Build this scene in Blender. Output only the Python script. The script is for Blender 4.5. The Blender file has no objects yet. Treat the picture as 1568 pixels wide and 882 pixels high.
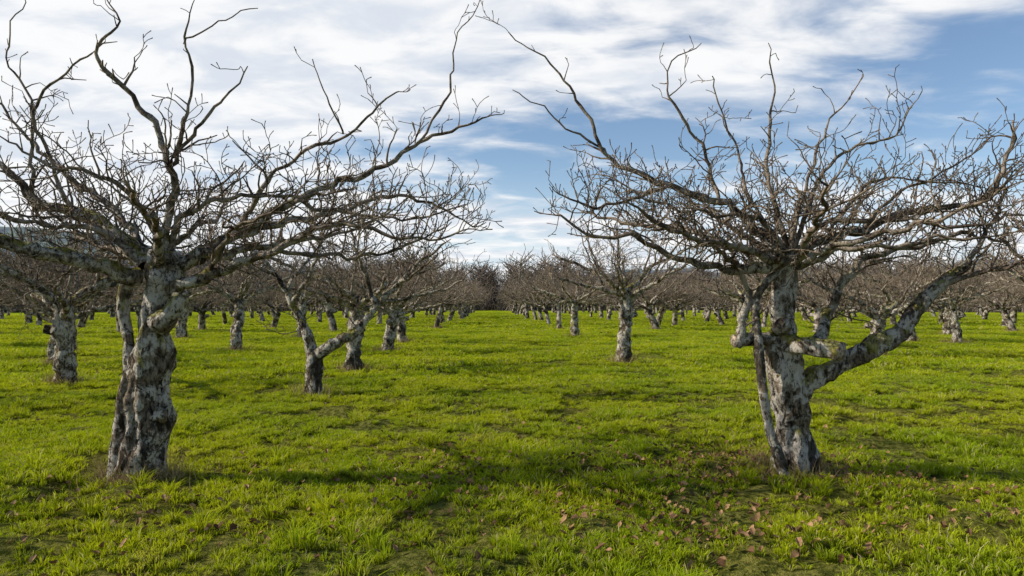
import bpy, math, random
import numpy as np
from mathutils import Vector, noise as mn

rnd = random.Random(7)
scene = bpy.context.scene
scene.view_settings.view_transform = 'Standard'
scene.view_settings.look = 'None'
scene.view_settings.exposure = 0

# ------------------------------------------------------------ helpers
def nz(x, y, z=0.0):
    return mn.noise(Vector((x, y, z)))

def ground_h(x, y):
    d = math.hypot(x, y)
    f = 1.0 if d < 60 else max(0.0, 1 - (d - 60) / 60)
    h = 0.09 * nz(x * .35, y * .35, 1.3)
    if d < 80:
        h += 0.070 * nz(x * 1.3, y * 1.7, 5.1) + 0.070 * nz(x * 3.4, y * 3.7, 9.7)
    return h * f

def new_obj(name, verts, faces, mat=None, attrs=None, smooth=True, link=True):
    me = bpy.data.meshes.new(name)
    me.from_pydata([tuple(v) for v in verts], [], faces)
    if smooth and len(faces):
        me.polygons.foreach_set('use_smooth', [True] * len(me.polygons))
    if attrs:
        for k, arr in attrs.items():
            a = me.attributes.new(k, 'FLOAT', 'POINT')
            a.data.foreach_set('value', arr)
    me.update()
    ob = bpy.data.objects.new(name, me)
    if mat: me.materials.append(mat)
    if link: scene.collection.objects.link(ob)
    return ob

def mat_new(name):
    m = bpy.data.materials.new(name); m.use_nodes = True
    nt = m.node_tree; nt.nodes.clear()
    out = nt.nodes.new('ShaderNodeOutputMaterial')
    return m, nt, out

class N:
    def __init__(s, nt): s.nt = nt
    def add(s, t, **kw):
        n = s.nt.nodes.new(t)
        for k, v in kw.items():
            if k == 'inp':
                for kk, vv in v.items():
                    if hasattr(vv, 'is_output'): s.nt.links.new(vv, n.inputs[kk])
                    else: n.inputs[kk].default_value = vv
            else: setattr(n, k, v)
        return n
    def math(s, op, a, b=0.0, clamp=False):
        n = s.add('ShaderNodeMath', operation=op, use_clamp=clamp, inp={0: a, 1: b}); return n.outputs[0]
    def mix(s, f, a, b, bt='MIX'):
        n = s.nt.nodes.new('ShaderNodeMix'); n.data_type = 'RGBA'; n.blend_type = bt
        for i, v in ((0, f), (6, a), (7, b)):
            if hasattr(v, 'is_output'): s.nt.links.new(v, n.inputs[i])
            else: n.inputs[i].default_value = v
        return n.outputs[2]
    def rng(s, v, a, b, c=0.0, d=1.0, smooth=True):
        n = s.add('ShaderNodeMapRange', interpolation_type='SMOOTHSTEP' if smooth else 'LINEAR',
                  inp={0: v, 1: a, 2: b, 3: c, 4: d}); return n.outputs[0]
    def noise(s, vec, scale, detail=4, rough=.55, dist=0.0):
        n = s.add('ShaderNodeTexNoise', inp={'Vector': vec, 'Scale': scale, 'Detail': detail, 'Roughness': rough, 'Distortion': dist})
        return n.outputs[0]

def C(r, g, b): return (r, g, b, 1.0)

# ------------------------------------------------------------ materials
def bark_material(name='bark'):
    m, nt, out = mat_new(name); n = N(nt)
    geo = n.add('ShaderNodeNewGeometry'); tc = n.add('ShaderNodeTexCoord')
    rad = n.add('ShaderNodeAttribute', attribute_name='rad').outputs['Fac']
    oi = n.add('ShaderNodeObjectInfo')
    vec = n.add('ShaderNodeVectorMath', operation='ADD', inp={0: tc.outputs['Object'], 1: oi.outputs['Location']}).outputs[0]
    st = n.add('ShaderNodeMapping', inp={'Vector': vec, 'Scale': (1, 1, .4)}).outputs[0]
    big = n.noise(vec, 5.4, 6, .72, .4)
    fine = n.noise(st, 28, 5, .78, 0)
    c = n.mix(n.rng(fine, .36, .62), C(.032, .024, .017), C(.33, .26, .185))
    pale = n.math('MULTIPLY', n.rng(big, .455, .53), n.rng(fine, .37, .50))
    c = n.mix(pale, c, C(.68, .61, .51))
    zz = n.add('ShaderNodeSeparateXYZ', inp={0: tc.outputs['Object']}).outputs[2]
    st2 = n.math('ADD', n.noise(n.add('ShaderNodeMapping', inp={'Vector': vec, 'Scale': (1, 1, .6), 'Location': (3, 8, 1)}).outputs[0], 4.2, 5, .70, .6), n.rng(zz, .1, .8, .06, 0))
    c = n.mix(n.rng(st2, .55, .595, 0, .85), c, C(.030, .022, .016))
    tw = n.mix(n.rng(big, .36, .62), C(.095, .068, .050), C(.46, .36, .26))
    c = n.mix(n.rng(rad, .010, .05), tw, c)
    up = n.add('ShaderNodeSeparateXYZ', inp={0: geo.outputs['Normal']}).outputs[2]
    mo = n.math('ADD', n.math('MULTIPLY', up, .16), n.math('SUBTRACT', 1.04, st2))
    mo = n.math('ADD', mo, n.rng(zz, .02, .30, .10, 0))
    mo = n.math('MULTIPLY', n.rng(mo, .62, .70), n.rng(rad, .02, .06))
    c = n.mix(n.math('MULTIPLY', mo, .8), c, n.mix(n.rng(fine, .35, .65), C(.07, .065, .008), C(.40, .36, .05)))
    bs = n.add('ShaderNodeBsdfDiffuse', inp={'Color': c})
    h = n.math('ADD', n.math('MULTIPLY', fine, 1.5), n.math('MULTIPLY', big, 1.3))
    bp = n.add('ShaderNodeBump', inp={'Height': h, 'Strength': .9, 'Distance': .05})
    nt.links.new(bp.outputs[0], bs.inputs['Normal'])
    nt.links.new(bs.outputs[0], out.inputs[0])
    return m
BARK = bark_material()

def bark_far():
    m, nt, out = mat_new('bark_far'); n = N(nt)
    rad = n.add('ShaderNodeAttribute', attribute_name='rad').outputs['Fac']
    geo = n.add('ShaderNodeNewGeometry')
    f = n.noise(geo.outputs['Position'], 3.5, 2, .6)
    c = n.mix(n.rng(f, .42, .62), C(.06, .046, .036), C(.40, .345, .285))
    tw = n.mix(n.rng(f, .4, .62), C(.15, .115, .088), C(.32, .25, .19))
    c = n.mix(n.rng(rad, .015, .06), tw, c)
    bs = n.add('ShaderNodeBsdfDiffuse', inp={'Color': c})
    nt.links.new(bs.outputs[0], out.inputs[0])
    return m
BARKF = bark_far()

def wood_cut():
    m, nt, out = mat_new('cut_wood'); n = N(nt)
    tc = n.add('ShaderNodeTexCoord')
    f = n.noise(tc.outputs['Object'], 30, 5)
    c = n.mix(n.rng(f, .35, .65), C(.08, .055, .037), C(.48, .37, .26))
    bs = n.add('ShaderNodeBsdfPrincipled', inp={'Base Color': c, 'Roughness': .85})
    nt.links.new(bs.outputs[0], out.inputs[0]); return m
CUT = wood_cut()

def field_colour(n, pos):
    a = n.noise(pos, .5, 1, .6)
    b = n.noise(pos, 2.0, 4, .70)
    c = n.mix(n.rng(a, .38, .62), C(.30, .41, .012), C(.49, .53, .014))
    c = n.mix(n.rng(b, .54, .68, 0, .65), c, C(.62, .52, .10))
    c = n.mix(n.rng(b, .30, .48, .85, 0), c, C(.11, .21, .012))
    return c

def grass_material():
    m, nt, out = mat_new('grass_blades'); n = N(nt)
    geo = n.add('ShaderNodeNewGeometry')
    c = field_colour(n, geo.outputs['Position'])
    r = n.add('ShaderNodeAttribute', attribute_name='rnd').outputs['Fac']
    tip = n.add('ShaderNodeAttribute', attribute_name='tip').outputs['Fac']
    c = n.mix(n.rng(r, .0, 1.0, 0, .45), c, C(.44, .53, .025))
    c = n.mix(n.rng(r, .90, .93), c, C(.62, .52, .25))
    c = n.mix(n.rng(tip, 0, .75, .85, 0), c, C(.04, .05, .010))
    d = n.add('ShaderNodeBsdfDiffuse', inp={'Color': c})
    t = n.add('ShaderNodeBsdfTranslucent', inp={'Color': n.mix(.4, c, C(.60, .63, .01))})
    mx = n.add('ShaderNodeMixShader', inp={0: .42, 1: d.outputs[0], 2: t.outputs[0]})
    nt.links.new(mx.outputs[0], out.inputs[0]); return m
GRASS = grass_material()

def ground_material():
    m, nt, out = mat_new('grass_ground'); n = N(nt)
    geo = n.add('ShaderNodeNewGeometry'); pos = geo.outputs['Position']
    c = field_colour(n, pos)
    f = n.noise(pos, 14, 5, .75)
    c = n.mix(n.rng(f, .35, .6, .7, 0), c, C(.06, .08, .012))
    sep = n.add('ShaderNodeVectorMath', operation='LENGTH', inp={0: pos}).outputs['Value']
    near = n.rng(sep, 12, 45, 1, 0)
    thatch = n.mix(n.rng(f, .42, .60), C(.040, .038, .014), C(.19, .155, .055))
    c = n.mix(n.math('MULTIPLY', near, .8), c, thatch)
    bs = n.add('ShaderNodeBsdfDiffuse', inp={'Color': c})
    bp = n.add('ShaderNodeBump', inp={'Height': f, 'Strength': 1.0, 'Distance': .08})
    nt.links.new(bp.outputs[0], bs.inputs['Normal'])
    nt.links.new(bs.outputs[0], out.inputs[0]); return m

def simple_var(name, ca, cb, attr='rnd', rough=.8, transl=0.0):
    m, nt, out = mat_new(name); n = N(nt)
    r = n.add('ShaderNodeAttribute', attribute_name=attr).outputs['Fac']
    geo = n.add('ShaderNodeNewGeometry')
    f = n.noise(geo.outputs['Position'], 40, 3)
    c = n.mix(r, ca, cb)
    c = n.mix(n.rng(f, .4, .7, 0, .5), c, C(ca[0] * .5, ca[1] * .5, ca[2] * .5))
    d = n.add('ShaderNodeBsdfPrincipled', inp={'Base Color': c, 'Roughness': rough})
    d.inputs['Specular IOR Level'].default_value = .2
    t = n.add('ShaderNodeBsdfTranslucent', inp={'Color': c})
    mx = n.add('ShaderNodeMixShader', inp={0: transl, 1: d.outputs[0], 2: t.outputs[0]})
    nt.links.new(mx.outputs[0], out.inputs[0]); return m
LEAF = simple_var('dead_leaf', C(.09, .040, .015), C(.46, .27, .13), transl=.1)
STRAW = simple_var('dry_grass', C(.20, .14, .055), C(.54, .40, .19), transl=.25)

# ------------------------------------------------------------ tree building
class TreeMesh:
    def __init__(s):
        s.v = []; s.f = []; s.rad = []; s.fm = []
    def tube(s, pts, rads, k, gn=0.0, cap=False, seed=0.0):
        base = len(s.v); n = len(pts)
        t = (pts[1] - pts[0]).normalized()
        ref = Vector((0, 0, 1)) if abs(t.z) < .8 else Vector((1, 0, 0))
        u = t.cross(ref).normalized()
        for i in range(n):
            if i == 0: t = pts[1] - pts[0]
            elif i == n - 1: t = pts[-1] - pts[-2]
            else: t = pts[i + 1] - pts[i - 1]
            if t.length < 1e-7: t = Vector((0, 0, 1))
            t.normalize()
            u = (u - t * u.dot(t))
            if u.length < 1e-5: u = t.orthogonal()
            u.normalize(); w = t.cross(u); r = rads[i]
            for j in range(k):
                a = 2 * math.pi * j / k
                d = u * math.cos(a) + w * math.sin(a)
                p = pts[i] + d * r
                if gn > 0:
                    q = p
                    e = mn.noise(Vector((q.x * 4.5 + seed, q.y * 4.5, q.z * 3.4))) * 1.1 + mn.noise(Vector((q.x * 11 + seed, q.y * 11, q.z * 6))) * .9
                    e += .45 * mn.noise(Vector((q.x * 30 + seed, q.y * 30, q.z * 12)))
                    rid = 0.24 * math.sin(a * 4 + 1.8 * math.sin(q.z * 3 + seed))
                    p = pts[i] + d * r * (1 + gn * (e + rid))
                s.v.append(p); s.rad.append(r)
        for i in range(n - 1):
            for j in range(k):
                a = base + i * k + j; b = base + i * k + (j + 1) % k
                s.f.append((a, b, b + k, a + k)); s.fm.append(0)
        if cap:
            c = len(s.v); s.v.append(pts[-1] + (pts[-1] - pts[-2]).normalized() * rads[-1] * (.12 if cap == 1 else .6)); s.rad.append(rads[-1])
            for j in range(k):
                a = base + (n - 1) * k + j; b = base + (n - 1) * k + (j + 1) % k
                s.f.append((a, b, c)); s.fm.append(1 if cap == 1 else 0)
    def build(s, name, loc=(0, 0, 0), link=True, mat=None):
        L = Vector(loc)
        ob = new_obj(name, [v - L for v in s.v], s.f, mat or BARK, {'rad': s.rad}, link=link)
        ob.data.materials.append(CUT)
        ob.data.polygons.foreach_set('material_index', s.fm)
        ob.location = L
        return ob

def catmull(P, R, step):
    pts = []; rad = []
    n = len(P)
    for i in range(n - 1):
        p0 = P[max(i - 1, 0)]; p1 = P[i]; p2 = P[i + 1]; p3 = P[min(i + 2, n - 1)]
        m = max(1, int((p2 - p1).length / step))
        for k in range(m):
            t = k / m
            q = .5 * ((2 * p1) + (p2 - p0) * t + (2 * p0 - 5 * p1 + 4 * p2 - p3) * t * t + (3 * p1 - p0 - 3 * p2 + p3) * t ** 3)
            pts.append(q); rad.append(R[i] * (1 - t) + R[i + 1] * t)
    pts.append(P[-1].copy()); rad.append(R[-1])
    return pts, rad

def rvec(r):
    while True:
        v = Vector((r.uniform(-1, 1), r.uniform(-1, 1), r.uniform(-1, 1)))
        if .05 < v.length < 1: return v.normalized()

def grow(T, r, p, d, length, rad, level, cfg):
    """crooked shoot with side twigs and spurs"""
    seg = cfg['seg'] * (1.0 if level < 2 else .75)
    n = max(2, int(length / seg)); seg = length / n
    pts = [p.copy()]; rads = [rad]
    d = d.normalized()
    endr = max(cfg['rmin'], rad * .4)
    kids = []
    for i in range(n):
        jit = cfg['jit']
        d = (d + rvec(r) * jit + Vector((0, 0, 1)) * (cfg['up1'] if level == 1 else cfg['up'])).normalized()
        p = p + d * seg * r.uniform(.7, 1.3)
        f = (i + 1) / n
        pts.append(p.copy()); rads.append(rad * (1 - f) + endr * f)
        if level < cfg['maxlev']:
            prob = cfg['prob'][level]
            if r.random() < prob and (i > 0 or level > 1):
                kids.append((p.copy(), d.copy(), rads[-1], f))
    if level >= 2 and cfg['hi']: rads[-1] *= 1.4      # fruit bud
    T.tube(pts, rads, 5 if rad > .012 and cfg['hi'] else (4 if cfg['hi'] and rad > .006 else 3))
    for kp, kd, kr, f in kids:
        side = rvec(r); side = (side - kd * side.dot(kd)).normalized()
        ang = r.uniform(.7, 1.4)
        nd = kd * math.cos(ang) + side * math.sin(ang) + Vector((0, 0, 1)) * .3
        if level == 1: L = (r.uniform(.04, .16) if r.random() < .6 else r.uniform(.12, .40)) * cfg['ls']
        elif level == 2: L = r.uniform(.03, .12) * cfg['ls']
        else: L = r.uniform(.02, .06)
        grow(T, r, kp, nd, L, max(cfg['rmin'], kr * r.uniform(.5, .75)), level + 1, cfg)

def limb(T, r, P, R, cfg, k=8, gn=.10, dens=1.0, start=.25, jit=.026, cap=False, Lr=(.12, .66)):
    P = [Vector(p) for p in P]
    n = len(P)
    if len(R) == 2: R = [R[0] + (R[1] - R[0]) * (i / (n - 1)) ** .75 for i in range(n)]
    pts, rad = catmull(P, R, .07)
    ph = r.uniform(0, 100)
    for i in range(1, len(pts) - 1):
        o = Vector((nz(i * .45, ph), nz(i * .45, ph + 31), nz(i * .45, ph + 57)))
        pts[i] = pts[i] + o * jit * 2.0 + rvec(r) * min(.014, rad[i] * .4)
    for i in range(len(rad)):
        rad[i] *= 1 + .34 * max(0, nz(i * .6, ph + 9))
    T.tube(pts, rad, k, gn=gn if rad[0] > .02 else 0, cap=cap, seed=ph)
    tot = len(pts)
    if dens > 0:
        for i in range(int(tot * start), tot):
            if r.random() < cfg['ld'] * dens * (1.0 if pts[i].z < 2.9 else .8):
                tdir = (pts[min(i + 1, tot - 1)] - pts[i - 1]).normalized()
                side = rvec(r); side = side - tdir * side.dot(tdir)
                side.z = abs(side.z) * .8 + .05 if r.random() < .72 else side.z * .7
                side.normalize(); ang = r.uniform(.7, 1.45)
                nd = tdir * math.cos(ang) + side * math.sin(ang)
                LL = r.uniform(*Lr) * cfg['ls'] * min(1.0, .34 + rad[i] / .030)
                if pts[i].z > 2.8: LL *= .75
                if pts[i].z > 3.3: LL *= .8
                if r.random() < .12 and pts[i].z < 2.8: LL *= 1.5
                grow(T, r, pts[i], nd, LL, min(rad[i] * .6, r.uniform(.007, .013)) if rad[i] > .012 else max(cfg['rmin'], rad[i] * .7), 1, cfg)
        if rad[-1] > .0055: grow(T, r, pts[-1], pts[-1] - pts[-2], r.uniform(.1, .25), rad[-1] * .9, 2, cfg)
    return pts

HERO = dict(seg=.06, jit=.32, up=.07, up1=.0, prob=[0, .66, .46, 0], maxlev=3, rmin=.0036, ls=1.0, hi=True, ld=.98)
MID = dict(seg=.10, jit=.36, up=.06, up1=.02, prob=[0, .68, .42, 0], maxlev=3, rmin=.0055, ls=1.35, hi=False, ld=.55)
LOW = dict(seg=.16, jit=.36, up=.07, up1=.03, prob=[0, .85, 0, 0], maxlev=2, rmin=.012, ls=1.6, hi=False, ld=.50)

# ---- left foreground apple tree
r = random.Random(11); T = TreeMesh()
def tr(P, R, k=20, gn=.2, cap=False):
    pts, rad = catmull([Vector(p) for p in P], R, .03)
    T.tube(pts, rad, k, gn=gn, cap=cap, seed=r.uniform(0, 50))
tr([(-3.20, 6.3, -.12), (-3.19, 6.3, .10), (-3.14, 6.3, .36), (-3.12, 6.3, .58), (-3.12, 6.3, .85), (-3.09, 6.3, 1.15), (-3.05, 6.3, 1.55), (-3.02, 6.3, 1.85), (-3.0, 6.3, 2.08)],
   [.28, .205, .175, .195, .165, .160, .135, .160, .10], k=54, gn=.30)
tr([(-3.40, 6.30, -.1), (-3.39, 6.30, .1), (-3.35, 6.28, .55), (-3.27, 6.26, 1.15), (-3.35, 6.28, 1.6), (-3.28, 6.3, 1.92)], [.11, .075, .062, .05, .05, .08], k=14, gn=.25)
tr([(-3.0, 6.2, 1.42), (-2.86, 6.14, 1.52), (-2.76, 6.08, 1.66)], [.10, .085, .055], k=16, gn=.4, cap=2)
tr([(-3.04, 6.22, .58), (-2.95, 6.17, .61), (-2.91, 6.15, .62)], [.11, .075, .04], k=14, gn=.35, cap=2)
L1 = [
 ([(-3.2, 6.25, 1.84), (-3.47, 6.0, 1.94), (-3.75, 5.8, 2.04), (-4.05, 5.6, 2.11), (-4.39, 5.5, 2.2), (-4.9, 5.45, 2.5)], (.085, .03), 1),
 ([(-3.15, 6.3, 1.93), (-3.55, 6.4, 2.3), (-3.83, 6.5, 2.44), (-4.39, 6.6, 2.58), (-4.58, 6.6, 2.86), (-4.97, 6.7, 3.04), (-5.2, 6.7, 3.45)], (.078, .018), 1),
 ([(-3.03, 6.3, 1.95), (-2.91, 6.2, 2.4), (-2.84, 6.1, 2.83), (-3.15, 6.1, 3.38), (-3.42, 6.05, 3.66), (-3.5, 6.05, 3.86), (-3.27, 6.0, 4.03), (-3.4, 6.0, 4.3)], (.045, .005), .6),
 ([(-4.39, 6.6, 2.6), (-4.39, 6.6, 3.09), (-4.42, 6.6, 3.59), (-4.65, 6.6, 3.94), (-4.49, 6.6, 4.54)], (.022, .004), .45),
 ([(-3.9, 6.4, 2.5), (-4.05, 6.3, 2.95), (-4.1, 6.2, 3.3), (-3.85, 6.1, 3.6), (-3.52, 6.05, 3.8)], (.022, .007), .6),
 ([(-2.95, 6.3, 1.92), (-2.72, 6.3, 2.03), (-2.39, 6.5, 2.28), (-1.99, 6.6, 2.55), (-1.62, 6.65, 2.74), (-1.15, 6.7, 2.9), (-.74, 6.7, 3.18), (-.42, 6.7, 3.3), (-.06, 6.7, 3.44)], (.065, .007), .65),
 ([(-.74, 6.7, 3.18), (-.45, 6.7, 3.62), (-.4, 6.7, 3.97), (-.37, 6.7, 4.2), (-.13, 6.7, 4.61)], (.014, .004), .2),
 ([(-2.98, 6.25, 1.72), (-2.75, 6.15, 1.78), (-2.48, 6.1, 1.86), (-2.15, 6.0, 1.98), (-1.84, 5.9, 2.05), (-1.47, 5.8, 2.24), (-1.06, 5.7, 2.25), (-.74, 5.7, 2.13), (-.25, 5.6, 2.2)], (.065, .007), 1),
 ([(-2.9, 6.35, 1.98), (-2.41, 7.1, 2.38), (-1.83, 7.5, 2.57), (-1.16, 7.8, 2.83), (-.72, 7.9, 2.75), (-.2, 8.0, 2.5)], (.05, .008), 1),
 ([(-2.84, 6.1, 2.83), (-2.7, 6.0, 3.18), (-2.61, 6.0, 3.58), (-2.68, 5.95, 3.91), (-2.59, 5.95, 4.25)], (.022, .004), .4),
 ([(-2.84, 6.1, 2.9), (-2.44, 6.0, 3.29), (-2.3, 6.0, 3.45), (-2.15, 6.0, 3.68)], (.018, .005), .6),
 ([(-2.68, 5.95, 3.85), (-2.5, 5.9, 3.95), (-2.3, 5.9, 4.05), (-2.03, 5.9, 4.15)], (.009, .004), .3),
 ([(-3.12, 6.35, 1.98), (-3.68, 6.8, 2.48), (-4.31, 7.1, 2.86), (-4.93, 7.3, 3.38), (-5.35, 7.4, 3.83)], (.05, .008), .7),
 ([(-2.39, 6.5, 2.28), (-2.14, 6.3, 2.66), (-1.9, 6.3, 2.9), (-1.36, 6.2, 3.14), (-1.1, 6.2, 3.35), (-.86, 6.2, 3.53)], (.026, .006), .6),
 ([(-1.36, 6.2, 3.14), (-1.51, 6.2, 3.47), (-1.64, 6.2, 3.82)], (.010, .004), .4),
 ([(-3.0, 6.2, 1.95), (-2.72, 5.6, 2.22), (-2.55, 5.0, 2.3), (-2.45, 4.6, 2.42)], (.045, .008), .7),
 ([(-3.05, 6.4, 1.95), (-3.2, 7.1, 2.3), (-3.1, 7.8, 2.6), (-3.3, 8.5, 3.0)], (.05, .010), .9),
 ([(-2.95, 6.42, 1.95), (-2.4, 7.2, 2.2), (-1.9, 8.0, 2.4), (-1.5, 8.6, 2.6)], (.05, .010), 1),
 ([(-3.2, 6.42, 1.95), (-3.9, 7.2, 2.15), (-4.6, 7.8, 2.3), (-5.0, 8.2, 2.5)], (.05, .010), 1),
 ([(-2.5, 6.1, 1.86), (-2.2, 5.7, 2.15), (-1.9, 5.4, 2.25), (-1.5, 5.2, 2.4)], (.025, .007), .7),
 ([(-1.9, 6.6, 2.58), (-1.55, 6.6, 2.5), (-1.1, 6.5, 2.42), (-.7, 6.4, 2.4), (-.35, 6.4, 2.5)], (.022, .007), 1),
 ([(-3.2, 6.3, 1.98), (-3.5, 6.2, 2.25), (-3.95, 6.1, 2.3), (-4.5, 6.0, 2.4), (-4.95, 6.0, 2.7)], (.035, .009), 1),
 ([(-3.0, 6.3, 2.0), (-2.75, 6.2, 2.4), (-2.3, 6.1, 2.55), (-1.8, 6.1, 2.55), (-1.3, 6.0, 2.6)], (.035, .008), 1),
 ([(-3.0, 6.3, 2.0), (-3.1, 6.1, 2.45), (-3.35, 5.9, 2.7), (-3.7, 5.8, 2.75), (-4.05, 5.8, 2.95)], (.032, .008), 1),
 ([(-1.9, 5.95, 2.03), (-1.6, 6.1, 2.05), (-1.2, 6.3, 2.02), (-.8, 6.4, 2.15), (-.5, 6.5, 2.3)], (.022, .008), 1),
]
for P, R, dn in L1: limb(T, r, P, R, HERO, k=10 if R[0] > .05 else 7, dens=dn, start=.10, gn=.16)
left_tree = T.build('apple_tree', (-3.2, 6.3, 0))

# ---- right foreground apple tree
r = random.Random(23); T = TreeMesh()
tr([(2.86, 6.43, -.12), (2.86, 6.43, .1), (2.85, 6.43, .46), (2.82, 6.43, .83), (2.74, 6.43, 1.14), (2.75, 6.43, 1.39), (2.77, 6.43, 1.75), (2.83, 6.43, 2.1)],
   [.26, .19, .160, .170, .150, .115, .11, .10], k=48, gn=.28)
tr([(2.68, 6.2, -.1), (2.64, 6.2, .1), (2.53, 6.2, .45), (2.47, 6.22, .88), (2.45, 6.25, 1.25), (2.45, 6.30, 1.62), (2.60, 6.38, 1.82), (2.76, 6.43, 1.9)], [.055, .048, .042, .040, .045, .038, .038, .045], k=12, gn=.22)
tr([(2.7, 6.4, 1.25), (2.82, 6.22, 1.22), (3.07, 5.93, 1.17)], [.10, .088, .088], k=18, gn=.22, cap=1)
tr([(2.7, 6.40, 1.26), (2.5, 6.36, 1.27), (2.24, 6.3, 1.25)], [.09, .065, .055], k=14, gn=.25, cap=1)
tr([(2.70, 6.3, 1.36), (2.66, 6.22, 1.42), (2.65, 6.2, 1.44)], [.07, .06, .04], k=14, gn=.3, cap=2)
tr([(2.80, 6.45, .72), (2.98, 6.42, .84), (3.27, 6.37, 1.02), (3.58, 6.33, 1.21), (3.82, 6.33, 1.30), (3.97, 6.33, 1.52), (4.21, 6.33, 1.77), (4.5, 6.33, 1.96)],
   [.14, .105, .085, .095, .085, .065, .055, .045], k=18, gn=.30)
L2 = [
 ([(4.5, 6.33, 1.96), (4.62, 6.35, 2.15), (4.8, 6.4, 2.4), (4.95, 6.4, 2.8)], (.035, .009), .9),
 ([(4.2, 6.33, 1.76), (4.5, 6.2, 1.9), (4.8, 6.0, 1.98), (5.1, 5.9, 2.15)], (.03, .009), .9),
 ([(2.85, 6.45, 2.0), (3.08, 6.6, 2.17), (3.65, 6.63, 2.33), (4.09, 6.63, 2.49), (4.53, 6.63, 2.55), (4.82, 6.63, 2.6), (5.04, 6.63, 2.84), (5.17, 6.6, 3.28)], (.058, .016), 1),
 ([(3.02, 6.35, 1.2), (3.15, 6.45, 1.32), (3.27, 6.6, 1.5), (3.51, 6.7, 1.83), (3.76, 6.8, 2.06), (4.22, 6.8, 2.16), (4.81, 6.8, 2.32)], (.06, .022), .8),
 ([(2.27, 6.3, 1.22), (2.32, 6.3, 1.45), (2.38, 6.3, 1.68), (2.22, 6.2, 1.95), (1.95, 6.0, 2.1), (1.6, 5.8, 2.2)], (.05, .008), .8),
 ([(2.77, 6.4, 2.0), (2.4, 6.32, 1.93), (2.06, 6.23, 1.92), (1.67, 6.13, 2.01), (1.3, 6.03, 2.18), (.84, 6.03, 2.23), (.55, 6.0, 2.38)], (.058, .007), 1),
 ([(2.78, 6.43, 2.05), (2.38, 6.63, 2.52), (1.93, 6.63, 2.68), (1.49, 6.63, 2.84), (1.11, 6.63, 3.06), (.92, 6.63, 3.47), (.6, 6.63, 3.9), (.15, 6.63, 4.26)], (.050, .004), .45),
 ([(1.11, 6.63, 3.06), (.79, 6.63, 3.28), (.5, 6.6, 3.5), (.19, 6.6, 3.68)], (.013, .004), .25),
 ([(1.7, 6.63, 2.75), (1.35, 6.4, 2.6), (.95, 6.3, 2.5), (.6, 6.2, 2.6)], (.022, .007), 1),
 ([(2.75, 6.4, 1.98), (2.3, 6.1, 2.1), (1.87, 5.83, 2.13), (1.35, 5.53, 2.26), (1.05, 5.33, 2.4)], (.045, .007), .8),
 ([(2.7, 6.5, 2.0), (2.1, 7.1, 2.35), (1.6, 7.7, 2.5), (1.1, 8.2, 2.7)], (.05, .010), 1),
 ([(2.83, 6.43, 2.05), (2.71, 6.43, 2.49), (2.6, 6.43, 2.98), (2.68, 6.43, 3.54), (2.63, 6.4, 4.09)], (.034, .004), .45),
 ([(2.2, 6.6, 2.58), (2.06, 6.6, 3.1), (1.75, 6.5, 3.5), (1.66, 6.5, 3.75), (1.72, 6.5, 3.93), (2.0, 6.45, 4.1)], (.020, .004), .45),
 ([(2.85, 6.42, 2.05), (2.92, 6.4, 2.3), (3.11, 6.4, 2.8), (3.41, 6.4, 3.07), (3.78, 6.4, 3.17), (4.0, 6.35, 3.5)], (.030, .006), .7),
 ([(2.83, 6.4, 2.1), (2.98, 6.3, 2.92), (3.17, 6.25, 3.29), (3.43, 6.2, 3.73)], (.020, .004), .4),
 ([(2.78, 6.45, 2.1), (2.43, 6.5, 2.74), (2.3, 6.5, 3.23), (2.12, 6.5, 3.8)], (.024, .004), .45),
 ([(2.83, 6.3, 2.0), (2.7, 5.7, 2.2), (2.5, 5.1, 2.3), (2.3, 4.7, 2.45)], (.04, .008), .7),
 ([(2.85, 6.5, 2.05), (3.2, 7.2, 2.4), (3.6, 8.0, 2.7), (3.9, 8.5, 3.0)], (.045, .008), 1),
 ([(2.78, 6.5, 2.0), (2.6, 7.3, 2.4), (2.3, 8.2, 2.9)], (.045, .008), 1),
 ([(2.9, 6.35, 2.0), (3.3, 5.9, 2.2), (3.7, 5.5, 2.3), (4.0, 5.2, 2.5)], (.04, .008), .8),
 ([(3.65, 6.63, 2.33), (3.9, 6.5, 2.65), (4.3, 6.4, 2.85), (4.7, 6.4, 3.1)], (.020, .006), .9),
 ([(3.3, 6.6, 2.25), (3.45, 6.5, 2.6), (3.75, 6.4, 2.8), (4.2, 6.35, 2.75), (4.6, 6.3, 2.7)], (.022, .006), .9),
 ([(2.8, 6.4, 2.05), (2.5, 6.2, 2.35), (2.1, 6.1, 2.4), (1.6, 6.0, 2.45), (1.2, 6.0, 2.6)], (.030, .007), 1),
 ([(2.85, 6.4, 2.05), (3.2, 6.3, 2.35), (3.7, 6.2, 2.4), (4.2, 6.1, 2.3), (4.7, 6.0, 2.4)], (.034, .010), 1),
 ([(2.85, 6.4, 1.95), (3.2, 6.2, 2.1), (3.6, 6.1, 2.12), (4.1, 6.0, 2.2), (4.5, 5.9, 2.15)], (.034, .010), 1),
]
for P, R, dn in L2: limb(T, r, P, R, HERO, k=10 if R[0] > .05 else 7, dens=dn * 1.05, start=.08, gn=.16)
right_tree = T.build('apple_tree', (2.83, 6.43, 0))

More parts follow.
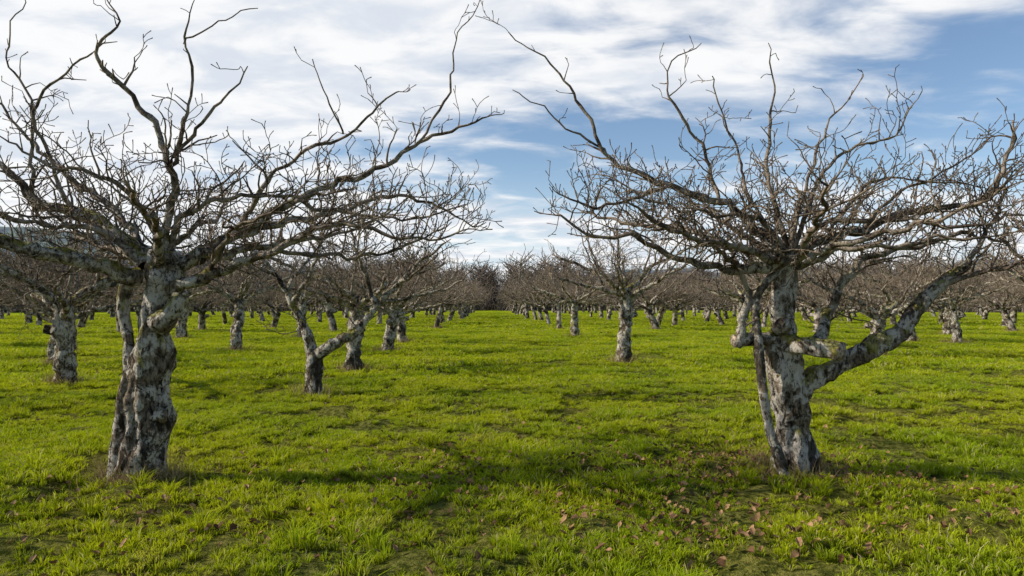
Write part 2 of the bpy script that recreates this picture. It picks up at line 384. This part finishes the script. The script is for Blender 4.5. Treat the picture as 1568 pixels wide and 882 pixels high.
# ---- forked tree behind the left one
r = random.Random(5); T = TreeMesh()
tr([(-3.12, 12, -.1), (-3.12, 12, .08), (-3.12, 12, .4), (-3.1, 12, .76)], [.20, .16, .14, .15], k=16, gn=.3)
for P, R in [
 ([(-3.12, 12, .65), (-3.2, 12, 1.0), (-3.32, 12, 1.25), (-3.67, 12, 1.9), (-4.1, 12, 2.45), (-4.5, 12, 2.9)], (.11, .02)),
 ([(-3.1, 12, .7), (-2.76, 11.9, .9), (-2.35, 11.9, 1.12), (-2.0, 11.9, 1.55), (-1.6, 11.9, 2.0), (-.9, 11.8, 2.6)], (.13, .02)),
 ([(-3.6, 12, 1.8), (-3.5, 12.4, 2.2), (-3.3, 12.9, 2.6), (-3.2, 13.3, 3.1)], (.05, .01)),
 ([(-3.5, 12, 1.6), (-3.1, 11.7, 2.1), (-2.9, 11.5, 2.6), (-2.7, 11.5, 3.2)], (.05, .01)),
 ([(-2.0, 11.9, 1.55), (-2.2, 11.8, 2.1), (-2.3, 11.6, 2.5), (-2.5, 11.5, 3.2)], (.05, .01)),
 ([(-1.7, 11.9, 1.9), (-1.3, 11.4, 2.1), (-.9, 11.1, 2.4)], (.04, .01)),
 ([(-1.9, 11.9, 1.7), (-1.6, 12.6, 2.2), (-1.2, 13.2, 2.5)], (.04, .01)),
 ([(-4.0, 12, 2.3), (-4.2, 12.6, 2.5), (-4.6, 13.1, 2.8)], (.03, .01)),
 ([(-3.8, 12, 2.1), (-4.3, 11.6, 2.3), (-4.8, 11.3, 2.5)], (.03, .01))]:
    limb(T, r, P, R, MID, k=9 if R[0] > .06 else 6, gn=.18, dens=1.2, start=.2)
T.build('apple_tree', (-3.12, 12, 0))

# ---- general orchard tree variants (local coordinates)
def orchard_variant(seed, th, tr_, spread, lean, nl=8, top=3.9, cfg=MID):
    global T, r
    r = random.Random(seed); T = TreeMesh()
    lx, ly = lean; hi = cfg is MID
    tr([(0, 0, -.15), (0, 0, .08), (lx * .3, ly * .3, th * .35), (lx * .8 + r.uniform(-.06, .06), ly * .7, th * .7), (lx, ly, th)],
       [tr_ * 1.35, tr_ * 1.1, tr_, tr_ * .92, tr_ * .85], k=16 if hi else 7, gn=.33 if hi else 0)
    a0 = r.uniform(0, 6.28)
    for i in range(nl):
        a = a0 + i * 2 * math.pi / nl + r.uniform(-.3, .3)
        s = spread * r.uniform(.75, 1.1); ca, sa = math.cos(a), math.sin(a)
        z0 = th * r.uniform(.8, 1.02); rise = r.uniform(.15, 1.0)
        P = [(lx * .9, ly * .9, z0), (lx + ca * s * .25, ly + sa * s * .25, z0 + rise * .35 + .1),
             (lx + ca * s * .55 + r.uniform(-.2, .2), ly + sa * s * .55 + r.uniform(-.2, .2), z0 + rise * .7 + .15),
             (lx + ca * s * .85 + r.uniform(-.25, .25), ly + sa * s * .85 + r.uniform(-.25, .25), z0 + rise + .25),
             (lx + ca * s, ly + sa * s, min(top, z0 + rise + r.uniform(.2, .7)))]
        limb(T, r, P, (tr_ * r.uniform(.35, .5), .014), cfg, k=7 if hi else 4, gn=.16 if hi else 0, dens=1.15, start=.2)
        if r.random() < .85:
            q = Vector(P[1]); b = a + r.uniform(-.7, .7)
            P2 = [tuple(q), (q.x + math.cos(b) * .35, q.y + math.sin(b) * .35, q.z + .6),
                  (q.x + math.cos(b) * .6, q.y + math.sin(b) * .6, q.z + 1.2), (q.x + math.cos(b) * .7, q.y + math.sin(b) * .7, min(top + .2, q.z + r.uniform(1.4, 2.1)))]
            limb(T, r, P2, (.035, .010), cfg, k=5 if hi else 3, gn=0, dens=1.1, start=.15)
    a = r.uniform(0, 6.28)
    tr([(lx * .6, ly * .6, th * .65), (lx * .6 + math.cos(a) * tr_ * 1.9, ly * .6 + math.sin(a) * tr_ * 1.9, th * .65 + .08)], [tr_ * .5, tr_ * .42], k=9, gn=.2, cap=1)
    return T

variants = []; lowvars = []
for i, (th, rr, sp, lean) in enumerate([(1.75, .17, 2.3, (.1, 0)), (1.5, .18, 2.5, (-.15, .1)), (2.0, .18, 2.2, (-.12, 0)),
                                        (1.3, .19, 2.5, (.2, -.1)), (1.6, .16, 2.1, (.05, .15)), (1.85, .19, 2.6, (-.05, -.1))]):
    TT = orchard_variant(100 + i * 7, th, rr, sp, lean)
    variants.append(TT.build('apple_tree_form', link=False).data); variants[-1].name = 'apple_tree_mesh'
    if i < 5:
        TT = orchard_variant(500 + i * 7, th * .9, rr * r.uniform(.75, 1.1), sp, (lean[0] * 2.5, lean[1] * 2), cfg=LOW)
        lowvars.append(TT.build('apple_tree_far_form', link=False, mat=BARKF).data); lowvars[-1].name = 'apple_tree_far_mesh'

tree_pos = [(-3.12, 12), (-3.2, 6.3), (2.83, 6.43)]
dist_pts = []
def put(x, y, var=None, rot=None, sc=1.0):
    if y > 34 or abs(x) > 26:
        me = lowvars[rnd.randrange(5)]; sc *= 1.1
    else:
        me = variants[rnd.randrange(6) if var is None else var]
    ob = bpy.data.objects.new('apple_tree', me)
    ob.location = (x, y, ground_h(x, y)); ob.rotation_euler = (0, 0, rnd.uniform(0, 6.28) if rot is None else rot)
    ob.scale = (sc, sc, sc * rnd.uniform(.94, 1.1))
    scene.collection.objects.link(ob); tree_pos.append((x, y))

for x, y, v in [(3.5, 18.2, 2), (3.85, 32, 0), (4.1, 42, 5), (4.1, 50, 1), (-3.35, 16.5, 5), (-3.35, 22, 1), (-3.55, 27.2, 3), (-3.6, 44, 0),
                (-8.4, 13.7, 1), (-8.35, 22.5, 4), (-11.2, 17.8, 3), (-13.4, 22, 2), (-9.4, 4.6, 0), (7.6, 6.9, 1), (-13, 11, 5),
                (11.2, 19.8, 3), (11, 30, 5), (12.6, 47, 0), (10.8, 25, 2), (18, 26, 4), (9.6, 40, 1), (-16.4, 39, 1), (-8.6, 31, 0), (-8.8, 38, 2), (-13.5, 30, 5)]:
    put(x, y, v)
rows = [-60, -54, -48, -42, -36.5, -31, -25.5, -20, -14.2, -8.8, -3.6, 3.9, 11.3, 17, 23, 29, 35, 41, 47, 53, 60, 67]
for rx in rows:
    y0 = 44 if rx in (-8.8, -14.2, 11.3) else (52 if rx in (-3.6,) else (57 if rx == 3.9 else 33))
    if abs(rx) > 16: y0 = max(18, abs(rx) * .9)
    y = y0 + rnd.uniform(0, 4)
    while y < 135:
        if rnd.random() < .88:
            x = rx + rnd.uniform(-.6, .6)
            if y < 62: put(x, y, sc=rnd.uniform(.85, 1.12))
            else: dist_pts.append((x, y, ground_h(x, y), rnd.uniform(0, 6.28), rnd.uniform(1.0, 1.3)))
        y += rnd.uniform(4.8, 7.6)

# ------------------------------------------------------------ instancer through geometry nodes
def instancer(name, pts, meshes):
    me = bpy.data.meshes.new(name)
    me.from_pydata([(p[0], p[1], p[2]) for p in pts], [], [])
    a = me.attributes.new('rot', 'FLOAT', 'POINT'); a.data.foreach_set('value', [p[3] for p in pts])
    a = me.attributes.new('scl', 'FLOAT', 'POINT'); a.data.foreach_set('value', [p[4] for p in pts])
    ob = bpy.data.objects.new(name, me); scene.collection.objects.link(ob)
    col = bpy.data.collections.new(name + '_parts')
    for m in meshes:
        col.objects.link(bpy.data.objects.new(name + '_part', m))
    ng = bpy.data.node_groups.new(name + '_scatter', 'GeometryNodeTree')
    ng.interface.new_socket('Geometry', in_out='INPUT', socket_type='NodeSocketGeometry')
    ng.interface.new_socket('Geometry', in_out='OUTPUT', socket_type='NodeSocketGeometry')
    nn, ll = ng.nodes, ng.links
    gi = nn.new('NodeGroupInput'); go = nn.new('NodeGroupOutput')
    ci = nn.new('GeometryNodeCollectionInfo'); ci.inputs['Collection'].default_value = col
    ci.inputs['Separate Children'].default_value = True; ci.inputs['Reset Children'].default_value = True
    ip = nn.new('GeometryNodeInstanceOnPoints'); ip.inputs['Pick Instance'].default_value = True
    rv = nn.new('FunctionNodeRandomValue'); rv.data_type = 'INT'
    for s in rv.inputs:
        if s.name == 'Max' and s.type == 'INT': s.default_value = len(meshes) - 1
        if s.name == 'Min' and s.type == 'INT': s.default_value = 0
    ao = [s for s in rv.outputs if s.type == 'INT'][0]
    na = nn.new('GeometryNodeInputNamedAttribute'); na.data_type = 'FLOAT'; na.inputs['Name'].default_value = 'rot'
    nb = nn.new('GeometryNodeInputNamedAttribute'); nb.data_type = 'FLOAT'; nb.inputs['Name'].default_value = 'scl'
    cx = nn.new('ShaderNodeCombineXYZ'); er = nn.new('FunctionNodeEulerToRotation')
    ll.new(na.outputs[0], cx.inputs[2]); ll.new(cx.outputs[0], er.inputs[0])
    ll.new(gi.outputs[0], ip.inputs['Points']); ll.new(ci.outputs[0], ip.inputs['Instance'])
    ll.new(ao, ip.inputs['Instance Index']); ll.new(er.outputs[0], ip.inputs['Rotation']); ll.new(nb.outputs[0], ip.inputs['Scale'])
    ll.new(ip.outputs[0], go.inputs[0])
    md = ob.modifiers.new('scatter', 'NODES'); md.node_group = ng
    return ob
instancer('distant_orchard_trees', dist_pts, lowvars)

# ------------------------------------------------------------ distant woodland
def wood_mat():
    m, nt, out = mat_new('hazed_woodland_bark'); n = N(nt)
    oi = n.add('ShaderNodeObjectInfo')
    c = n.mix(oi.outputs['Random'], C(.14, .115, .10), C(.26, .21, .175))  # bark brown paled towards grey, distance haze mixed into the colour
    bs = n.add('ShaderNodeBsdfDiffuse', inp={'Color': c})
    nt.links.new(bs.outputs[0], out.inputs[0]); return m
WOOD = wood_mat()
wm = []
WC = dict(seg=.7, jit=.25, up=.09, up1=.05, prob=[0, .8, 0, 0], maxlev=2, rmin=.050, ls=4.5, hi=False, ld=1)
for i in range(4):
    r = random.Random(300 + i); TW = TreeMesh(); H = r.uniform(8, 10)
    pts, rad = catmull([Vector((0, 0, -.3)), Vector((r.uniform(-.3, .3), 0, H * .4)), Vector((r.uniform(-.6, .6), r.uniform(-.5, .5), H * .95))], [.28, .2, .06], .5)
    TW.tube(pts, rad, 5)
    for j in range(85):
        k = r.randrange(1, len(pts)); a = r.uniform(0, 6.28)
        grow(TW, r, pts[k], Vector((math.cos(a), math.sin(a), r.uniform(.2, 1.0))), r.uniform(1.5, 3.8), .08, 1, WC)
    for j in range(30):
        a = r.uniform(0, 6.28); q = r.uniform(.3, 3)
        grow(TW, r, Vector((q * math.cos(a), q * math.sin(a), 0)), Vector((r.uniform(-.5, .5), r.uniform(-.5, .5), 1)), r.uniform(1.5, 3.2), .09, 1, WC)
    me = TW.build('wood', link=False).data; me.materials.clear(); me.materials.append(WOOD); me.polygons.foreach_set('material_index', [0] * len(me.polygons)); wm.append(me)
pts = []
for i in range(700):
    az = math.radians(rnd.uniform(-60, 60)); d = rnd.uniform(148, 215)
    x, y = d * math.sin(az), d * math.cos(az)
    s = rnd.uniform(.75, 1.12) * (1.0 + .22 * nz(az * 9, 3.3) * 2) * (1.0 + .12 * math.exp(-((az + .03) / .12) ** 2))
    pts.append((x, y, -.3, rnd.uniform(0, 6.28), max(.4, s)))
instancer('distant_woodland', pts, wm)

# ------------------------------------------------------------ ground
def axis(n, a, b, c):
    t = np.linspace(-1, 1, n); return c + a * np.sinh(b * t)
xs = axis(420, 1.8, 7.9, 0); ys = axis(420, 1.8, 7.9, 6.5)
V = [(x, y, ground_h(x, y)) for y in ys for x in xs]
nx = len(xs)
F = [(j * nx + i, j * nx + i + 1, (j + 1) * nx + i + 1, (j + 1) * nx + i) for j in range(len(ys) - 1) for i in range(nx - 1)]
new_obj('ground', V, F, ground_material())

# hills
def hill_mat():
    m, nt, out = mat_new('hazed_hill_fields'); n = N(nt)
    geo = n.add('ShaderNodeNewGeometry'); pos = geo.outputs['Position']
    vo = n.add('ShaderNodeTexVoronoi', inp={'Vector': pos, 'Scale': .006}).outputs['Color']
    v = n.add('ShaderNodeSeparateColor', inp={0: vo}).outputs[0]
    c = n.mix(n.rng(v, .45, .55), C(.15, .18, .22), C(.20, .25, .21))  # distance haze put into the field colours as blue-grey
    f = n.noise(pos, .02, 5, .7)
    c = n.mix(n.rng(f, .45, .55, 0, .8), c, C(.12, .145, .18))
    bs = n.add('ShaderNodeBsdfDiffuse', inp={'Color': c})
    nt.links.new(bs.outputs[0], out.inputs[0]); return m
V = []; F = []; na_, nr_ = 241, 14
for j in range(nr_):
    f = j / (nr_ - 1); R = 700 + 1500 * f
    for i in range(na_):
        az = math.radians(-100 + 200 * i / (na_ - 1))
        prof = .046 + .040 * math.exp(-((az + .60) / .20) ** 2) + .010 * nz(az * 7, 2.2) + .004 * nz(az * 30, 4.2) - .022 * math.exp(-((az) / .15) ** 2)
        h = prof * 2200 * (math.sin(f * math.pi / 2) ** 1.6) - 4 + 6 * nz(az * 20, f * 5)
        V.append((R * math.sin(az), R * math.cos(az), h))
for j in range(nr_ - 1):
    for i in range(na_ - 1):
        a = j * na_ + i; F.append((a, a + 1, a + na_ + 1, a + na_))
new_obj('hills', V, F, hill_mat())

# ------------------------------------------------------------ grass
def grass_patch(seed, radius, ntuft, per, h0, h1, w, lean=.9, tr0m=1.0):
    r = random.Random(seed); V = []; F = []; tip = []; rn = []
    for t in range(ntuft):
        a = r.uniform(0, 6.28); d = radius * math.sqrt(r.random()); cx, cy = d * math.cos(a), d * math.sin(a)
        th = r.uniform(.45, 1.25); tr0 = r.uniform(.02, .06) * (h1 / .08) * tr0m
        for b in range(per):
            a = r.uniform(0, 6.28); q = r.random() ** .5
            x, y = cx + tr0 * q * math.cos(a), cy + tr0 * q * math.sin(a)
            h = r.uniform(h0, h1) * th
            la = a + r.uniform(-.7, .7); ln = h * lean * r.uniform(.2, 1.3)
            dx, dy = math.cos(la) * ln, math.sin(la) * ln
            wa = r.uniform(0, 3.14); wx, wy = math.cos(wa) * w / 2 * r.uniform(.7, 1.3), math.sin(wa) * w / 2
            k = len(V)
            V += [(x - wx, y - wy, -.01), (x + wx, y + wy, -.01), (x + dx * .4 - wx * .9, y + dy * .4 - wy * .9, h * .6), (x + dx * .4 + wx * .9, y + dy * .4 + wy * .9, h * .6), (x + dx, y + dy, h * .88)]
            F += [(k, k + 1, k + 3, k + 2), (k + 2, k + 3, k + 4)]
            tip += [0, 0, .6, .6, 1]; rn += [r.random()] * 1
            rn += [rn[-1]] * 4
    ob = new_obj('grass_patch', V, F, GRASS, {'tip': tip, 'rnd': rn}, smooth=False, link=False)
    return ob.data

def scatter(y0, y1, dens, k, xpad, rng_, clump=0):
    out = []
    n = int((y1 - y0) * (2 * (k * (y0 + y1) / 2 + xpad)) * dens)
    while len(out) < n:
        y = rng_.uniform(y0, y1); hw = k * y1 + xpad; x = rng_.uniform(-hw, hw)
        if abs(x) > k * y + xpad: continue
        if clump and nz(x * 1.4, y * 1.4, 20) < -.05 + .3 * rng_.random() - .15:
            if rng_.random() < .8: n -= 1; continue
        s = 1.0 + .8 * nz(x * 1.1, y * 1.1, 3.0) + .6 * nz(x * 3, y * 3, 8.0)
        out.append((x, y, ground_h(x, y), rng_.uniform(0, 6.28), max(.5, s)))
    return out
g = random.Random(3)
near = [grass_patch(i, .30, 30, 24, .020, .064, .0058) for i in range(4)]
tufts = [grass_patch(40 + i, .05, 3, 30, .07, .13, .0060, lean=.95, tr0m=.5) for i in range(4)]
mid = [grass_patch(10 + i, .8, 80, 14, .035, .11, .015) for i in range(4)]
far = [grass_patch(20 + i, 2.4, 150, 9, .05, .13, .045) for i in range(3)]
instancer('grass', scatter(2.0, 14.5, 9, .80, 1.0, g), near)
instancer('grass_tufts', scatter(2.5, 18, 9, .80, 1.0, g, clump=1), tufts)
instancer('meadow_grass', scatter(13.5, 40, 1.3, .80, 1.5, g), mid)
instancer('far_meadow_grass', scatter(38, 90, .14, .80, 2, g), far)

# ------------------------------------------------------------ dry tufts round trunks
V = []; F = []; rn = []
for (tx, ty) in tree_pos:
    if ty > 45: continue
    cnt = 650 if ty < 10 else 260
    for b in range(cnt):
        a = rnd.uniform(0, 6.28); d = rnd.uniform(.16, .42) if rnd.random() < .8 else rnd.uniform(.3, .8)
        x, y = tx + d * math.cos(a), ty + d * math.sin(a); z = ground_h(x, y)
        h = rnd.uniform(.06, .24) * (1 if ty < 10 else 1.35); w = .004 if ty < 10 else .009
        la = rnd.uniform(0, 6.28); ln = h * rnd.uniform(.2, 1)
        k = len(V); wa = rnd.uniform(0, 3.14); wx, wy = math.cos(wa) * w, math.sin(wa) * w
        V += [(x - wx, y - wy, z - .02), (x + wx, y + wy, z - .02), (x + math.cos(la) * ln, y + math.sin(la) * ln, z + h)]
        F.append((k, k + 1, k + 2)); rn += [rnd.random()] * 3
new_obj('dry_grass_tufts', V, F, STRAW, {'rnd': rn}, smooth=False)

# ------------------------------------------------------------ fallen leaves
V = []; F = []; rn = []
def leaf(x, y, s):
    z = ground_h(x, y) + rnd.uniform(.03, .065)
    a = rnd.uniform(0, 6.28); tx, ty_ = rnd.uniform(-.8, .8), rnd.uniform(-.8, .8)
    ca, sa = math.cos(a), math.sin(a); k = len(V); cur = rnd.uniform(.2, .8)
    for (u, v, c) in [(-1, 0, .2), (-.4, .5, 1), (.35, .48, 1), (1, 0, .3), (.35, -.48, 1), (-.4, -.5, 1), (0, 0, 0)]:
        u2 = u * s * .5; v2 = v * s * .62
        X = ca * u2 - sa * v2; Y = sa * u2 + ca * v2
        V.append((x + X, y + Y, z + tx * X + ty_ * Y + cur * c * s * .5 + rnd.uniform(-.1, .1) * s))
    for i in range(6): F.append((k + i, k + (i + 1) % 6, k + 6))
    q = rnd.random(); rn.extend([q] * 7)
cl = [(.2, 6.0, 1.5, .8, 260), (1.3, 5.4, .9, .9, 250), (2.0, 6.6, .9, .5, 270), (3.3, 6.2, .6, .5, 160), (1.6, 4.6, .9, .5, 170), (-.6, 6.6, .9, .4, 120),
      (3.9, 5.0, .8, .6, 110), (-2.5, 5.3, 1.2, .6, 90), (.5, 7.6, 2.0, .8, 100), (2.8, 7.3, .7, .5, 90), (-1.6, 4.5, 1.5, .6, 80)]
for cx, cy, sx, sy, nn_ in cl:
    for i in range(nn_): leaf(rnd.gauss(cx, sx * .7), rnd.gauss(cy, sy * .7), rnd.uniform(.03, .065))
for i in range(700):
    y = rnd.uniform(3.5, 20); leaf(rnd.uniform(-.85, .85) * y, y, rnd.uniform(.03, .06))
new_obj('fallen_leaves', V, F, LEAF, {'rnd': rn}, smooth=False)

# ------------------------------------------------------------ sky + sun
SUN_EL = math.radians(31); sd = Vector((-1, .02, 0)).normalized()
sun_dir = Vector((sd.x * math.cos(SUN_EL), sd.y * math.cos(SUN_EL), math.sin(SUN_EL)))
w = bpy.data.worlds.new('World'); scene.world = w; w.use_nodes = True
nt = w.node_tree; nt.nodes.clear(); n = N(nt)
out = n.add('ShaderNodeOutputWorld')
sky = n.add('ShaderNodeTexSky', sky_type='NISHITA'); sky.sun_disc = False
sky.sun_elevation = SUN_EL; sky.sun_rotation = math.atan2(sd.x, sd.y)
sky.air_density = 1.0; sky.dust_density = .4; sky.ozone_density = 2.5
tc = n.add('ShaderNodeTexCoord').outputs['Generated']
sep = n.add('ShaderNodeSeparateXYZ', inp={0: tc}); X, Y, Z = sep.outputs
zz = n.math('ADD', n.math('MAXIMUM', Z, 0.0), .16)
px = n.math('DIVIDE', X, zz); py = n.math('DIVIDE', Y, zz)
cv = n.add('ShaderNodeCombineXYZ', inp={0: px, 1: py, 2: 0.0}).outputs[0]
mp = n.add('ShaderNodeMapping', inp={'Vector': cv, 'Rotation': (0, 0, math.radians(-14)), 'Scale': (.6, 1.15, 1), 'Location': (3.1, 1.7, 0)}).outputs[0]
n1 = n.noise(mp, 1.7, 6, .56, .4)
n2 = n.noise(n.add('ShaderNodeMapping', inp={'Vector': cv, 'Rotation': (0, 0, math.radians(20)), 'Scale': (1, 1.6, 1)}).outputs[0], 3.2, 6, .56, .4)
d = n.math('ADD', n.math('MULTIPLY', n1, .65), n.math('MULTIPLY', n2, .35))
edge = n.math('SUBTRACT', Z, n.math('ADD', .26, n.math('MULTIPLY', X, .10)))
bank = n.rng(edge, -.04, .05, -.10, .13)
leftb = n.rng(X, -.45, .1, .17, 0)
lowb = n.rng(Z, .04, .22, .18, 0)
back = n.rng(Y, .1, .6, -.34, 0)      # cloud bank ahead; unseen sky behind and overhead cleared to cut ambient light
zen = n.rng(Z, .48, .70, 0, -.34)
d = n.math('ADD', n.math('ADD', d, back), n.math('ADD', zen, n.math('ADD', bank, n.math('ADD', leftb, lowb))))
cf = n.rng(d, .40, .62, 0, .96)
shade = n.rng(n.math('ADD', n.math('MULTIPLY', n1, -.5), n2), .10, .36)
cc = n.mix(shade, C(.74, .79, .87), C(1.0, 1.0, 1.0))
hz = n.math('MULTIPLY', n.rng(Z, .0, .22, .75, 0), n.rng(Y, -.2, .4, .4, 1.0))
skc = n.add('ShaderNodeVectorMath', operation='SCALE', inp={0: sky.outputs[0], 'Scale': .14}).outputs[0]
col = n.mix(hz, skc, C(.66, .80, .95))
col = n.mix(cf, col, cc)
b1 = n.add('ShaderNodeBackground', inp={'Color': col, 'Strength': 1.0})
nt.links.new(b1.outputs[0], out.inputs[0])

L = bpy.data.lights.new('sun', 'SUN'); L.energy = 5.0; L.angle = math.radians(.5); L.color = (1, .93, .82)
lo = bpy.data.objects.new('sun', L); scene.collection.objects.link(lo)
lo.rotation_euler = sun_dir.to_track_quat('Z', 'Y').to_euler()

# ------------------------------------------------------------ camera
cam = bpy.data.cameras.new('camera'); co = bpy.data.objects.new('camera', cam); scene.collection.objects.link(co)
cam.lens = 24; cam.sensor_width = 36; cam.clip_end = 6000; cam.clip_start = .05
co.location = (0, 0, 1.6)
co.rotation_euler = (math.radians(90 + 1.3), 0, math.radians(-1.6))
scene.camera = co
